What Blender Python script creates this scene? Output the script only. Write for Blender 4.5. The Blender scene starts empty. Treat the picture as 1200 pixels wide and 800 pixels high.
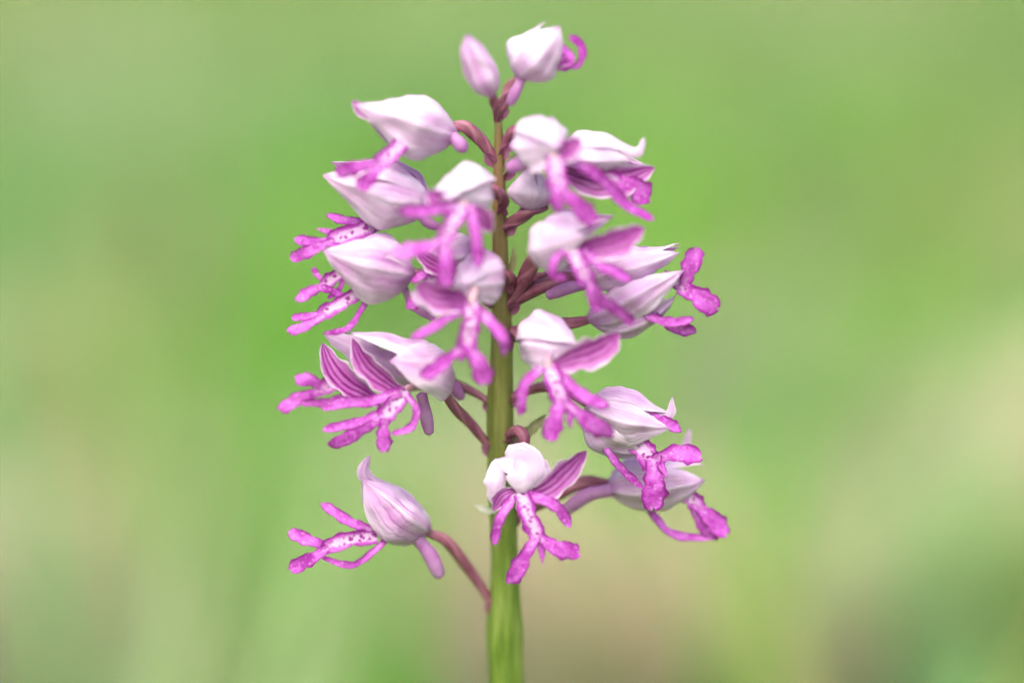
import bpy, math, random
import numpy as np
from mathutils import Vector

random.seed(7)
rng = np.random.default_rng(11)
sc = bpy.context.scene
COL = sc.collection

# ------------------------------------------------------------------ camera, sky, sun, exposure
PITCH = math.radians(12.0)          # the macro lens looks slightly down on the spike
S = 0.00011                         # metres per picture unit (1/1200 of the frame width) at the stem
HC = 0.25                           # height of the middle of the flower spike above the meadow
CAMD = 0.1320 / 0.36 / S            # lens distance in picture units (100 mm lens, 36 mm sensor)
FOCUS = -52.0                       # plane of focus, in picture units in front of the stem
cp, sp, tp = math.cos(PITCH), math.sin(PITCH), math.tan(PITCH)

def to_world(v):
    """camera-aligned units (right, away, up) -> world metres, stem at x=y=0"""
    v = np.asarray(v, float)
    x, d, z = v[..., 0], v[..., 1], v[..., 2]
    return np.stack([x * S, (d * cp + z * sp) * S, HC + (-d * sp + z * cp) * S], -1)

cam = bpy.data.cameras.new("camera")
cam.lens = 100.0
cam.sensor_width = 36.0
cam.clip_start = 0.01
cam.clip_end = 500.0
cam.dof.use_dof = True
cam.dof.focus_distance = (CAMD + FOCUS) * S
cam.dof.aperture_fstop = 3.6
cam_o = bpy.data.objects.new("camera", cam)
cam_o.location = Vector(to_world((7.0, -CAMD, 100.0)))
cam_o.rotation_euler = (math.radians(90) - PITCH, 0, 0)
COL.objects.link(cam_o)
sc.camera = cam_o

SUN_EL, SUN_AZ = math.radians(62), math.radians(200)   # azimuth of the sun measured from +Y clockwise
world = bpy.data.worlds.new("World")
sc.world = world
world.use_nodes = True
wn = world.node_tree
wn.nodes.clear()
w_out = wn.nodes.new("ShaderNodeOutputWorld")
w_bg = wn.nodes.new("ShaderNodeBackground")
w_sky = wn.nodes.new("ShaderNodeTexSky")
w_sky.sky_type = 'NISHITA'
w_sky.sun_disc = False
w_sky.sun_elevation = SUN_EL
w_sky.sun_rotation = SUN_AZ
w_sky.air_density = 1.0
w_sky.dust_density = 6.0
w_sky.ozone_density = 0.6
w_bg.inputs['Strength'].default_value = 0.15
wn.links.new(w_sky.outputs[0], w_bg.inputs['Color'])
wn.links.new(w_bg.outputs[0], w_out.inputs['Surface'])

sun = bpy.data.lights.new("sun", 'SUN')
sun.energy = 1.5
sun.angle = math.radians(60)
sun.color = (1.0, 0.965, 0.91)
sun_o = bpy.data.objects.new("sun", sun)
sd = Vector((math.sin(SUN_AZ) * math.cos(SUN_EL), math.cos(SUN_AZ) * math.cos(SUN_EL), math.sin(SUN_EL)))
sun_o.rotation_euler = sd.to_track_quat('Z', 'Y').to_euler()
sun_o.location = (0, -1, 3)
COL.objects.link(sun_o)

sc.view_settings.view_transform = 'Standard'
sc.view_settings.look = 'None'
sc.view_settings.gamma = 1.0
sc.view_settings.use_curve_mapping = False
sc.view_settings.exposure = 1.38
sc.render.engine = 'CYCLES'
sc.cycles.use_denoising = True
sc.cycles.denoising_input_passes = 'RGB_ALBEDO'
sc.cycles.max_bounces = 5
sc.cycles.diffuse_bounces = 4
sc.cycles.use_adaptive_sampling = True
sc.cycles.adaptive_threshold = 0.02
sc.cycles.transmission_bounces = 4
sc.cycles.caustics_reflective = False
sc.cycles.caustics_refractive = False

# ------------------------------------------------------------------ materials
def new_mat(name):
    m = bpy.data.materials.new(name)
    m.use_nodes = True
    m.node_tree.nodes.clear()
    return m, m.node_tree

class NT:
    """small helper that wires shader nodes"""
    def __init__(self, name):
        self.m, self.t = new_mat(name)
    def n(self, typ, **kw):
        nd = self.t.nodes.new(typ)
        for k, v in kw.items():
            setattr(nd, k, v)
        return nd
    def put(self, sock, v):
        if hasattr(v, 'is_output') or isinstance(v, bpy.types.NodeSocket):
            self.t.links.new(v, sock)
        else:
            sock.default_value = v
    def math(self, op, a, b=0.0, clamp=False):
        nd = self.n("ShaderNodeMath", operation=op, use_clamp=clamp)
        self.put(nd.inputs[0], a); self.put(nd.inputs[1], b)
        return nd.outputs[0]
    def mix(self, f, a, b, blend='MIX'):
        nd = self.n("ShaderNodeMix", data_type='RGBA', blend_type=blend)
        self.put(nd.inputs[0], f)
        self.put(nd.inputs[6], a if not isinstance(a, tuple) else (*a, 1))
        self.put(nd.inputs[7], b if not isinstance(b, tuple) else (*b, 1))
        return nd.outputs[2]
    def attr(self, name):
        return self.n("ShaderNodeAttribute", attribute_name=name)
    def uv(self):
        a = self.n("ShaderNodeUVMap", uv_map="UVMap")
        s = self.n("ShaderNodeSeparateXYZ")
        self.t.links.new(a.outputs[0], s.inputs[0])
        return a.outputs[0], s.outputs[0], s.outputs[1]
    def noise(self, vec, scale, detail=3.0, rough=0.55, w=None):
        nd = self.n("ShaderNodeTexNoise")
        if vec is not None:
            self.t.links.new(vec, nd.inputs['Vector'])
        nd.inputs['Scale'].default_value = scale
        nd.inputs['Detail'].default_value = detail
        nd.inputs['Roughness'].default_value = rough
        return nd.outputs['Fac']
    def ramp(self, fac, stops, interp='LINEAR'):
        nd = self.n("ShaderNodeValToRGB")
        nd.color_ramp.interpolation = interp
        el = nd.color_ramp.elements
        while len(el) < len(stops):
            el.new(0.5)
        for e, (p, c) in zip(el, stops):
            e.position = p
            e.color = (*c, 1) if isinstance(c, tuple) else (c, c, c, 1)
        self.t.links.new(fac, nd.inputs[0])
        return nd.outputs[0]
    def leafy(self, col, trans=0.35, rough=0.5, spec=0.3, bump=None, bump_d=0.0001, bump_s=0.4, tcol=None, sheen=0.0):
        p = self.n("ShaderNodeBsdfPrincipled")
        self.put(p.inputs['Base Color'], col if not isinstance(col, tuple) else (*col, 1))
        p.inputs['Roughness'].default_value = rough
        p.inputs['Specular IOR Level'].default_value = spec
        p.inputs['Sheen Weight'].default_value = sheen
        tr = self.n("ShaderNodeBsdfTranslucent")
        tc = col if tcol is None else tcol
        self.put(tr.inputs['Color'], tc if not isinstance(tc, tuple) else (*tc, 1))
        if bump is not None:
            b = self.n("ShaderNodeBump")
            b.inputs['Strength'].default_value = bump_s
            b.inputs['Distance'].default_value = bump_d
            self.t.links.new(bump, b.inputs['Height'])
            self.t.links.new(b.outputs[0], p.inputs['Normal'])
        mx = self.n("ShaderNodeMixShader")
        mx.inputs[0].default_value = trans
        self.t.links.new(p.outputs[0], mx.inputs[1])
        self.t.links.new(tr.outputs[0], mx.inputs[2])
        o = self.n("ShaderNodeOutputMaterial")
        self.t.links.new(mx.outputs[0], o.inputs['Surface'])
        return self.m

def mat_sepal_outer():
    k = NT("sepal_outer")
    uvv, u, v = k.uv()
    tc = k.n("ShaderNodeTexCoord").outputs['Object']
    tint = k.attr("tint").outputs['Fac']
    wob = k.noise(tc, 500.0, 3.0)
    vv = k.math('ADD', k.math('MULTIPLY', v, 34.0), k.math('MULTIPLY', wob, 4.5))
    veins = k.math('POWER', k.math('ABSOLUTE', k.math('SINE', vv)), 9.0)
    gate = k.ramp(k.noise(tc, 330.0, 2.0), [(0.42, 0.0), (0.62, 1.0)])
    patch = k.noise(tc, 230.0, 5.0, 0.62)
    off = k.math('ABSOLUTE', k.math('SUBTRACT', v, 0.5))
    ctr = k.math('SUBTRACT', 1.0, k.math('MULTIPLY', off, 1.9), True)
    ridge = k.ramp(off, [(0.0, 1.0), (0.055, 0.75), (0.11, 0.0)])
    amt = k.math('ADD', k.math('MULTIPLY', k.math('SUBTRACT', patch, 0.33), 1.7), k.math('MULTIPLY', tint, 0.92))
    amt = k.math('MULTIPLY', amt, k.math('ADD', 0.12, k.math('MULTIPLY', ctr, 1.05)), True)
    amt = k.math('MULTIPLY', amt, k.math('SUBTRACT', 1.0, k.math('MULTIPLY', ridge, 0.6)))
    amt = k.math('ADD', amt, k.math('MULTIPLY', k.math('SUBTRACT', 0.14, u, True), 3.4), True)
    amt = k.math('ADD', amt, k.math('MULTIPLY', k.math('SUBTRACT', u, 0.93, True), 6.0), True)
    c = k.mix(amt, (0.81, 0.715, 0.83), (0.58, 0.28, 0.59))
    vs = k.math('MULTIPLY', k.math('MULTIPLY', veins, gate), k.math('ADD', 0.26, k.math('MULTIPLY', tint, 0.45)))
    c = k.mix(vs, c, (0.34, 0.10, 0.34))
    fine = k.noise(tc, 2400.0, 3.0)
    big = k.noise(tc, 380.0, 2.0)
    h = k.math('ADD', k.math('MULTIPLY', big, 2.2), k.math('MULTIPLY', fine, 0.6))
    h = k.math('SUBTRACT', h, k.math('MULTIPLY', veins, 0.3))
    return k.leafy(c, 0.42, 0.38, 0.4, h, 0.00022, 0.55, tcol=k.mix(0.45, c, (0.92, 0.76, 0.93)), sheen=0.1)

def mat_striped(name, ca, cb, cd):
    k = NT(name)
    uvv, u, v = k.uv()
    tc = k.n("ShaderNodeTexCoord").outputs['Object']
    wob = k.noise(tc, 380.0, 3.0)
    vv = k.math('ADD', k.math('MULTIPLY', v, 13.5), k.math('MULTIPLY', wob, 3.0))
    st = k.math('ABSOLUTE', k.math('SINE', vv))
    st = k.ramp(st, [(0.66, 0.0), (0.93, 1.0)])
    br = k.noise(tc, 800.0, 2.0)
    st = k.math('MULTIPLY', st, k.math('ADD', 0.35, k.math('MULTIPLY', br, 1.1)), True)
    edge = k.math('ABSOLUTE', k.math('MULTIPLY', k.math('SUBTRACT', v, 0.5), 2.0))
    edge = k.math('ADD', edge, k.math('MULTIPLY', k.math('SUBTRACT', wob, 0.5), 0.5))
    inside = k.math('SUBTRACT', 1.0, k.ramp(edge, [(0.72, 0.0), (0.97, 1.0)]), True)
    wash = k.ramp(k.noise(tc, 240.0, 3.0), [(0.3, 0.0), (0.65, 1.0)])
    base = k.mix(wash, ca, cb)
    base = k.mix(inside, (0.74, 0.60, 0.75), base)
    c = k.mix(k.math('MULTIPLY', st, inside), base, cd)
    return k.leafy(c, 0.5, 0.42, 0.35, st, 0.00006, 0.4)

def mat_lip():
    k = NT("lip_magenta")
    uvv, u, v = k.uv()
    tc = k.n("ShaderNodeTexCoord").outputs['Object']
    pale = k.attr("pale").outputs['Fac']
    wn_ = k.n("ShaderNodeTexNoise")
    k.t.links.new(tc, wn_.inputs['Vector'])
    wn_.inputs['Scale'].default_value = 900.0
    dv = k.n("ShaderNodeVectorMath", operation='MULTIPLY_ADD')
    k.t.links.new(wn_.outputs['Color'], dv.inputs[0])
    dv.inputs[1].default_value = (0.0009, 0.0009, 0.0009)
    k.t.links.new(tc, dv.inputs[2])
    vor = k.n("ShaderNodeTexVoronoi", feature='F1')
    k.t.links.new(dv.outputs[0], vor.inputs['Vector'])
    vor.inputs['Scale'].default_value = 1500.0
    vor.inputs['Randomness'].default_value = 1.0
    spots = k.ramp(vor.outputs['Distance'], [(0.32, 1.0), (0.50, 0.0)])
    ns = k.noise(tc, 650.0, 4.0, 0.6)
    nb = k.noise(tc, 240.0, 3.0)
    edge = k.math('ABSOLUTE', k.math('MULTIPLY', k.math('SUBTRACT', v, 0.5), 2.0))
    rim = k.ramp(edge, [(0.66, 0.0), (0.92, 1.0)])
    mag = k.mix(k.ramp(nb, [(0.35, 0.0), (0.65, 1.0)]), (0.45, 0.034, 0.44), (0.34, 0.016, 0.33))
    lite = k.math('MULTIPLY', k.math('SUBTRACT', 1.0, rim, True), k.ramp(ns, [(0.36, 0.0), (0.62, 1.0)]))
    mag = k.mix(lite, mag, (0.60, 0.125, 0.62))
    mag = k.mix(k.math('MULTIPLY', rim, 0.85), mag, (0.22, 0.006, 0.20))
    whitish = k.mix(ns, (0.74, 0.60, 0.74), (0.62, 0.30, 0.64))
    pl = k.ramp(k.math('ADD', pale, k.math('MULTIPLY', k.math('SUBTRACT', ns, 0.5), 0.9)), [(0.25, 0.0), (0.72, 1.0)])
    c = k.mix(pl, mag, whitish)
    sp_amt = k.math('MULTIPLY', spots, k.math('MULTIPLY', k.math('ADD', pl, 0.25), 0.8), True)
    c = k.mix(sp_amt, c, (0.30, 0.010, 0.26))
    fine = k.noise(tc, 1700.0, 3.0, 0.7)
    glint_specks = k.ramp(k.noise(tc, 2800.0, 2.0, 0.6), [(0.56, 0.0), (0.70, 0.55)])  # bright papilla highlights, painted into the lip colour as pale specks
    c = k.mix(k.math('MULTIPLY', glint_specks, k.math('SUBTRACT', 1.0, rim, True)), c, (0.80, 0.42, 0.82))
    return k.leafy(c, 0.38, 0.36, 0.45, fine, 0.0002, 0.8, sheen=0.1)

def mat_tube(name, c1, c2, c3, scale=500.0, trans=0.1, rough=0.45, stripes=0.0):
    k = NT(name)
    uvv, u, v = k.uv()
    tc = k.n("ShaderNodeTexCoord").outputs['Object']
    a = k.noise(tc, scale, 4.0, 0.6)
    c = k.ramp(a, [(0.3, c1), (0.52, c2), (0.75, c3)])
    if stripes:      # paler twisted ribs along the tube
        rb = k.math('SINE', k.math('ADD', k.math('MULTIPLY', v, 18.85), k.math('ADD', k.math('MULTIPLY', u, -13.0), k.math('MULTIPLY', a, 2.0))))
        c = k.mix(k.math('MULTIPLY', k.ramp(rb, [(0.45, 0.0), (0.95, 1.0)]), stripes), c, (0.45, 0.20, 0.27))
    fine = k.noise(tc, scale * 6, 2.0)
    return k.leafy(c, trans, rough, 0.35, fine, 0.0001, 0.5)

def mat_stem():
    k = NT("stem_green")
    uvv, u, v = k.uv()
    geo = k.n("ShaderNodeNewGeometry").outputs['Position']
    sep = k.n("ShaderNodeSeparateXYZ")
    k.t.links.new(geo, sep.inputs[0])
    mp = k.n("ShaderNodeMapping")
    mp.inputs['Scale'].default_value = (1.0, 1.0, 0.12)
    k.t.links.new(geo, mp.inputs[0])
    streak = k.noise(mp.outputs[0], 900.0, 3.0)
    patch = k.noise(geo, 130.0, 3.0)
    c = k.ramp(streak, [(0.3, (0.060, 0.115, 0.012)), (0.5, (0.115, 0.180, 0.022)), (0.7, (0.19, 0.245, 0.055))])
    hi = k.ramp(k.math('MULTIPLY', k.math('SUBTRACT', sep.outputs[2], HC - 0.02), 14.0), [(0.0, 0.0), (0.7, 1.0)])
    c = k.mix(k.math('MULTIPLY', hi, k.math('ADD', 0.22, k.math('MULTIPLY', patch, 0.65))), c, (0.26, 0.10, 0.075))
    fine = k.noise(mp.outputs[0], 2600.0, 2.0)
    return k.leafy(c, 0.12, 0.42, 0.4, fine, 0.0001, 0.5)

def mat_grass(name, trans=0.4):
    k = NT(name)
    col = k.attr("blade").outputs['Color']
    d = k.n("ShaderNodeBsdfDiffuse"); t = k.n("ShaderNodeBsdfTranslucent"); mx = k.n("ShaderNodeMixShader")
    k.t.links.new(col, d.inputs[0]); k.t.links.new(col, t.inputs[0])
    mx.inputs[0].default_value = trans
    k.t.links.new(d.outputs[0], mx.inputs[1]); k.t.links.new(t.outputs[0], mx.inputs[2])
    o = k.n("ShaderNodeOutputMaterial")
    k.t.links.new(mx.outputs[0], o.inputs['Surface'])
    return k.m

def mat_ground():
    k = NT("meadow_soil")
    geo = k.n("ShaderNodeNewGeometry").outputs['Position']
    a = k.noise(geo, 2.2, 5.0, 0.6)
    b = k.noise(geo, 45.0, 4.0, 0.7)
    c = k.ramp(a, [(0.3, (0.12, 0.25, 0.025)), (0.5, (0.145, 0.27, 0.04)), (0.7, (0.18, 0.28, 0.06))])
    c = k.mix(k.ramp(b, [(0.35, 0.0), (0.7, 1.0)]), c, (0.17, 0.24, 0.055))
    p = k.n("ShaderNodeBsdfPrincipled")
    k.t.links.new(c, p.inputs['Base Color'])
    p.inputs['Roughness'].default_value = 0.9
    bm_ = k.n("ShaderNodeBump")
    bm_.inputs['Distance'].default_value = 0.01
    k.t.links.new(b, bm_.inputs['Height'])
    k.t.links.new(bm_.outputs[0], p.inputs['Normal'])
    o = k.n("ShaderNodeOutputMaterial")
    k.t.links.new(p.outputs[0], o.inputs['Surface'])
    return k.m

M = dict(
    outer=mat_sepal_outer(), inner=mat_striped("petal_striped", (0.54, 0.20, 0.52), (0.38, 0.060, 0.35), (0.21, 0.012, 0.17)),
    inside=mat_striped("sepal_inside", (0.80, 0.62, 0.80), (0.70, 0.45, 0.70), (0.48, 0.14, 0.45)), lip=mat_lip(), stem=mat_stem(),
    ovary=mat_tube("ovary_brown", (0.15, 0.036, 0.072), (0.22, 0.068, 0.112), (0.27, 0.125, 0.12), 500, stripes=0.4),
    spur=mat_tube("spur_pink", (0.46, 0.17, 0.46), (0.56, 0.27, 0.56), (0.63, 0.40, 0.63), 400, 0.45),
    column=mat_tube("column_peach", (0.55, 0.26, 0.40), (0.62, 0.40, 0.46), (0.68, 0.52, 0.54), 700, 0.25),
    bract=mat_tube("bract_pale", (0.22, 0.24, 0.08), (0.36, 0.36, 0.18), (0.50, 0.48, 0.36), 500, 0.4),
    bractg=mat_tube("bract_green", (0.10, 0.13, 0.025), (0.17, 0.19, 0.06), (0.25, 0.26, 0.13), 500, 0.3),
    bractw=mat_tube("bract_white", (0.50, 0.52, 0.42), (0.62, 0.62, 0.55), (0.70, 0.70, 0.66), 500, 0.4),
    bractp=mat_tube("bract_purple", (0.26, 0.07, 0.15), (0.40, 0.14, 0.26), (0.52, 0.26, 0.38), 500, 0.3),
    leaf=mat_tube("leaf_green", (0.05, 0.12, 0.02), (0.075, 0.16, 0.03), (0.10, 0.19, 0.04), 40, 0.3),
    grass=mat_grass("grass_blades"), straw=mat_grass("straw_blades", 0.3), ground=mat_ground(),
)

# ------------------------------------------------------------------ the meadow: ground, grass, dry grass
def wave(x, y):
    return (np.sin(x * 1.7 + 0.6) * np.cos(y * 1.3 + 0.2) * 0.012 + np.sin(x * 4.1 + y * 3.3) * 0.006)

def ground_z(x, y):
    r = np.hypot(x, y)
    return wave(x, y) * np.clip((r - 0.15) / 0.6, 0, 1)

def mesh_obj(name, verts, faces, mats, parent=None, loc=None, smooth=True, fm=None, uv=None, attrs=None):
    me = bpy.data.meshes.new(name)
    me.from_pydata(np.asarray(verts, float).tolist(), [], faces)
    for m in mats:
        me.materials.append(m)
    if fm is not None:
        me.polygons.foreach_set("material_index", np.asarray(fm, np.int32))
    if smooth:
        me.polygons.foreach_set("use_smooth", np.ones(len(me.polygons), bool))
    if uv is not None:
        lay = me.uv_layers.new(name="UVMap")
        li = np.empty(len(me.loops), np.int32)
        me.loops.foreach_get("vertex_index", li)
        lay.data.foreach_set("uv", np.asarray(uv, np.float32)[li].ravel())
    if attrs:
        for k, v in attrs.items():
            a = me.attributes.new(k, 'FLOAT', 'POINT')
            a.data.foreach_set("value", np.asarray(v, np.float32))
    me.update()
    o = bpy.data.objects.new(name, me)
    COL.objects.link(o)
    if parent is not None:
        o.parent = parent
    if loc is not None:
        o.location = Vector(loc)
    return o

def build_ground():
    # finer near the orchid, coarse out to the horizon
    ax = np.concatenate([-np.geomspace(150, 1.6, 22), np.linspace(-1.4, 1.4, 57), np.geomspace(1.6, 150, 22)])
    ay = np.concatenate([-np.geomspace(150, 1.2, 22), np.linspace(-1.0, 5.0, 100), np.geomspace(5.3, 150, 20)])
    X, Y = np.meshgrid(ax, ay)
    Z = ground_z(X, Y)
    V = np.stack([X, Y, Z], -1).reshape(-1, 3)
    nx, ny = len(ax), len(ay)
    F = [(j * nx + i, j * nx + i + 1, (j + 1) * nx + i + 1, (j + 1) * nx + i) for j in range(ny - 1) for i in range(nx - 1)]
    o = mesh_obj("ground", V, F, [M['ground']])
    o["kind"] = "structure"
build_ground()

def blade_mesh(name, pos, hgt, wid, yaw, lean, col, mat, nseg=4):
    """all blades of one kind of grass as one mesh: tapered, bent strips"""
    n = len(pos)
    t = np.linspace(0, 1, nseg + 1)
    lx, ly = np.cos(yaw), np.sin(yaw)
    fa = yaw + rng.normal(0, 0.5, n) + math.pi / 2
    sx, sy = np.cos(fa), np.sin(fa)
    V = np.zeros((n, nseg + 1, 2, 3))
    for i, tt in enumerate(t):
        out = lean * hgt * tt ** 2
        up = hgt * tt * (1 - 0.35 * np.clip(lean, 0, 1.3) * tt)
        w = wid * (1 - tt ** 1.6) * 0.5 + 0.0001
        cx = pos[:, 0] + lx * out
        cy = pos[:, 1] + ly * out
        cz = pos[:, 2] + up - 0.004
        for s_, sg in enumerate((-1, 1)):
            V[:, i, s_, 0] = cx + sg * sx * w
            V[:, i, s_, 1] = cy + sg * sy * w
            V[:, i, s_, 2] = cz
    V = V.reshape(-1, 3)
    base = (np.arange(n) * (nseg + 1) * 2)[:, None, None]
    q = np.array([[2 * i, 2 * i + 1, 2 * i + 3, 2 * i + 2] for i in range(nseg)])[None]
    Fq = (base + q).reshape(-1, 4)
    me = bpy.data.meshes.new(name)
    me.vertices.add(len(V))
    me.vertices.foreach_set("co", V.astype(np.float32).ravel())
    me.loops.add(Fq.size)
    me.loops.foreach_set("vertex_index", Fq.astype(np.int32).ravel())
    me.polygons.add(len(Fq))
    me.polygons.foreach_set("loop_start", np.arange(0, Fq.size, 4, dtype=np.int32))
    me.update(calc_edges=True)
    a = me.attributes.new("blade", 'FLOAT_COLOR', 'POINT')
    C = np.ones((n, (nseg + 1) * 2, 4), np.float32)
    C[:, :, :3] = col[:, None, :]
    a.data.foreach_set("color", C.ravel())
    me.materials.append(mat)
    o = bpy.data.objects.new(name, me)
    COL.objects.link(o)
    o["kind"] = "stuff"
    return o

def ground_at(px, py, h=0.02):
    """where the line of sight through a picture position meets the sward"""
    c = to_world((7.0, -CAMD, 100.0))
    xn, zn = (px - 600.0) / CAMD, (400.0 - py) / CAMD
    dx, dy, dz = xn, cp + zn * sp, -sp + zn * cp
    t = (h - c[2]) / dz
    return c[0] + dx * t, c[1] + dy * t, t

def patch(px, py, rx, ry, st):
    x, y, t = ground_at(px, py)
    y2 = ground_at(px, py - ry)[1]
    return (x, y, rx * t / CAMD, min(abs(y2 - y), 1.2), st)

# dry, thin spots of the meadow, laid out on the ground in metres: (x, y, radius x, radius y, strength)
BARE = [patch(*a) for a in ((20, 760, 80, 60, 1.0), (700, 790, 60, 45, 1.0), (790, 840, 55, 35, 0.7),
                            (1195, 600, 45, 45, 0.8), (225, 320, 50, 60, 0.4), (1060, 60, 60, 40, 0.5), (30, 20, 80, 40, 0.6),
                            (330, 600, 40, 40, 0.15), (1010, 740, 40, 50, 0.2), (760, 480, 70, 40, 0.2), (560, 120, 50, 40, 0.3))]
# clumps of another green: (..., strength, colour index)
CLUMP = [(patch(*a[:5]), a[5]) for a in ((40, 330, 130, 120, 0.75, 1), (100, 80, 120, 50, 0.6, 1), (1170, 120, 90, 60, 0.55, 1), (1120, 600, 90, 80, 0.5, 1), (340, 720, 90, 60, 0.5, 0), (900, 640, 90, 80, 0.5, 0), (215, 600, 60, 130, 0.9, 1), (160, 400, 80, 60, 0.5, 1), (480, 640, 90, 90, 0.9, 0), (1150, 310, 90, 40, 0.7, 1),
                            (1160, 720, 70, 60, 0.9, 2), (900, 300, 110, 70, 0.9, 0), (420, 80, 120, 50, 0.8, 0), (1060, 180, 90, 40, 0.6, 2),
                            (880, 90, 100, 40, 0.8, 0), (60, 150, 90, 50, 0.7, 2), (120, 250, 70, 40, 0.6, 1), (1050, 440, 90, 50, 0.6, 0))]
def clump_amount(x, y, ci):
    b = np.zeros_like(x)
    for (cx, cy, rx, ry, st), c in CLUMP:
        if c == ci:
            b = np.maximum(b, st * np.exp(-(((x - cx) / rx) ** 2 + ((y - cy) / ry) ** 2)))
    return b

def bare_amount(x, y):
    b = np.zeros_like(x)
    for (cx, cy, rx, ry, st) in BARE:
        b = np.maximum(b, st * np.exp(-(((x - cx) / rx) ** 2 + ((y - cy) / ry) ** 2)))
    return b

def lowfreq(x, y, seed):
    r = np.random.default_rng(seed)
    v = np.zeros_like(x)
    for k in range(9):
        f = r.uniform(1.2, 6.0)
        a = r.uniform(0, 2 * math.pi)
        v += np.sin((x * math.cos(a) + y * math.sin(a) * 0.45) * f + r.uniform(0, 6.28)) / 3.0
    return v

def scatter(n, y0, y1, spread):
    y = y0 + (y1 - y0) * rng.random(n) ** 1.35
    x = (rng.random(n) * 2 - 1) * (spread + 0.34 * (y + 0.35))
    return x, y

def build_grass():
    n = 80000
    x, y = scatter(n, -0.25, 6.5, 0.25)
    b = bare_amount(x, y)
    keep = (rng.random(n) > b * 0.8) & (np.hypot(x, y) > 0.03)
    # nothing tall close in front of or right beside the spike
    x, y, b = x[keep], y[keep], b[keep]
    n = len(x)
    pos = np.stack([x, y, ground_z(x, y)], -1)
    clump = lowfreq(x, y, 3)
    h = rng.uniform(0.035, 0.085, n) * (1 + 0.25 * np.clip(clump, -1, 1)) + 0.012 * np.clip(y - 1, 0, 3)
    h = np.where(y < 0.55, np.minimum(h, 0.06), h)
    w = rng.uniform(0.0025, 0.006, n) * (1 + 0.15 * np.clip(y, 0, 5))
    yaw = rng.uniform(0, 2 * math.pi, n)
    lean = np.abs(rng.normal(0.45, 0.3, n))
    tone = np.clip(0.5 + 0.33 * lowfreq(x, y, 5) + rng.normal(0, 0.16, n), 0, 1)[:, None]
    blue = np.clip(0.5 + 0.33 * lowfreq(x, y, 8) + rng.normal(0, 0.16, n), 0, 1)[:, None]
    c1 = np.array([0.145, 0.285, 0.066])      # deep fresh green
    c2 = np.array([0.205, 0.305, 0.088])      # yellow green
    c3 = np.array([0.200, 0.310, 0.115])      # cooler pale green
    col = c1 * (1 - tone) + c2 * tone
    col = col * (1 - 0.6 * blue) + c3 * 0.6 * blue
    for ci, cc in enumerate(((0.125, 0.295, 0.020), (0.245, 0.345, 0.105), (0.165, 0.315, 0.110))):
        k = (clump_amount(x, y, ci) * rng.uniform(0.5, 1.0, n))[:, None]
        col = col * (1 - k) + np.array(cc) * k
    dry = (rng.random(n) < 0.03 + 0.5 * b)[:, None]
    col = np.where(dry, np.array([0.42, 0.36, 0.19]) * rng.uniform(0.7, 1.1, (n, 1)), col)
    col *= rng.uniform(0.8, 1.2, (n, 1))
    o = blade_mesh("grass", pos, h, w, yaw, lean, col, M['grass'])
    o["label"] = "fresh green meadow grass blurred far behind the orchid"
    o["category"] = "grass"

def build_straw():
    n = 16000
    xs, ys = [], []
    for (cx, cy, rx, ry, st) in BARE:
        m = int(n * st * st / 18.0)
        xs.append(cx + rng.normal(0, rx * 0.7, m)); ys.append(cy + rng.normal(0, ry * 0.7, m))
    x = np.concatenate(xs); y = np.concatenate(ys)
    n = len(x)
    pos = np.stack([x, y, ground_z(x, y) + 0.004], -1)
    h = rng.uniform(0.05, 0.11, n)
    w = rng.uniform(0.002, 0.005, n)
    lean = rng.uniform(0.4, 1.5, n)
    col = np.array([0.55, 0.45, 0.32]) * rng.uniform(0.7, 1.25, (n, 1)) * np.array([1, 1, 1]) + rng.normal(0, 0.015, (n, 3))
    o = blade_mesh("dry_grass", pos, h, w, rng.uniform(0, 6.283, n), lean, np.clip(col, 0.05, 0.8), M['straw'])
    o["label"] = "straw coloured dead grass lying in thin patches of the meadow"
    o["category"] = "dry grass"

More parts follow.
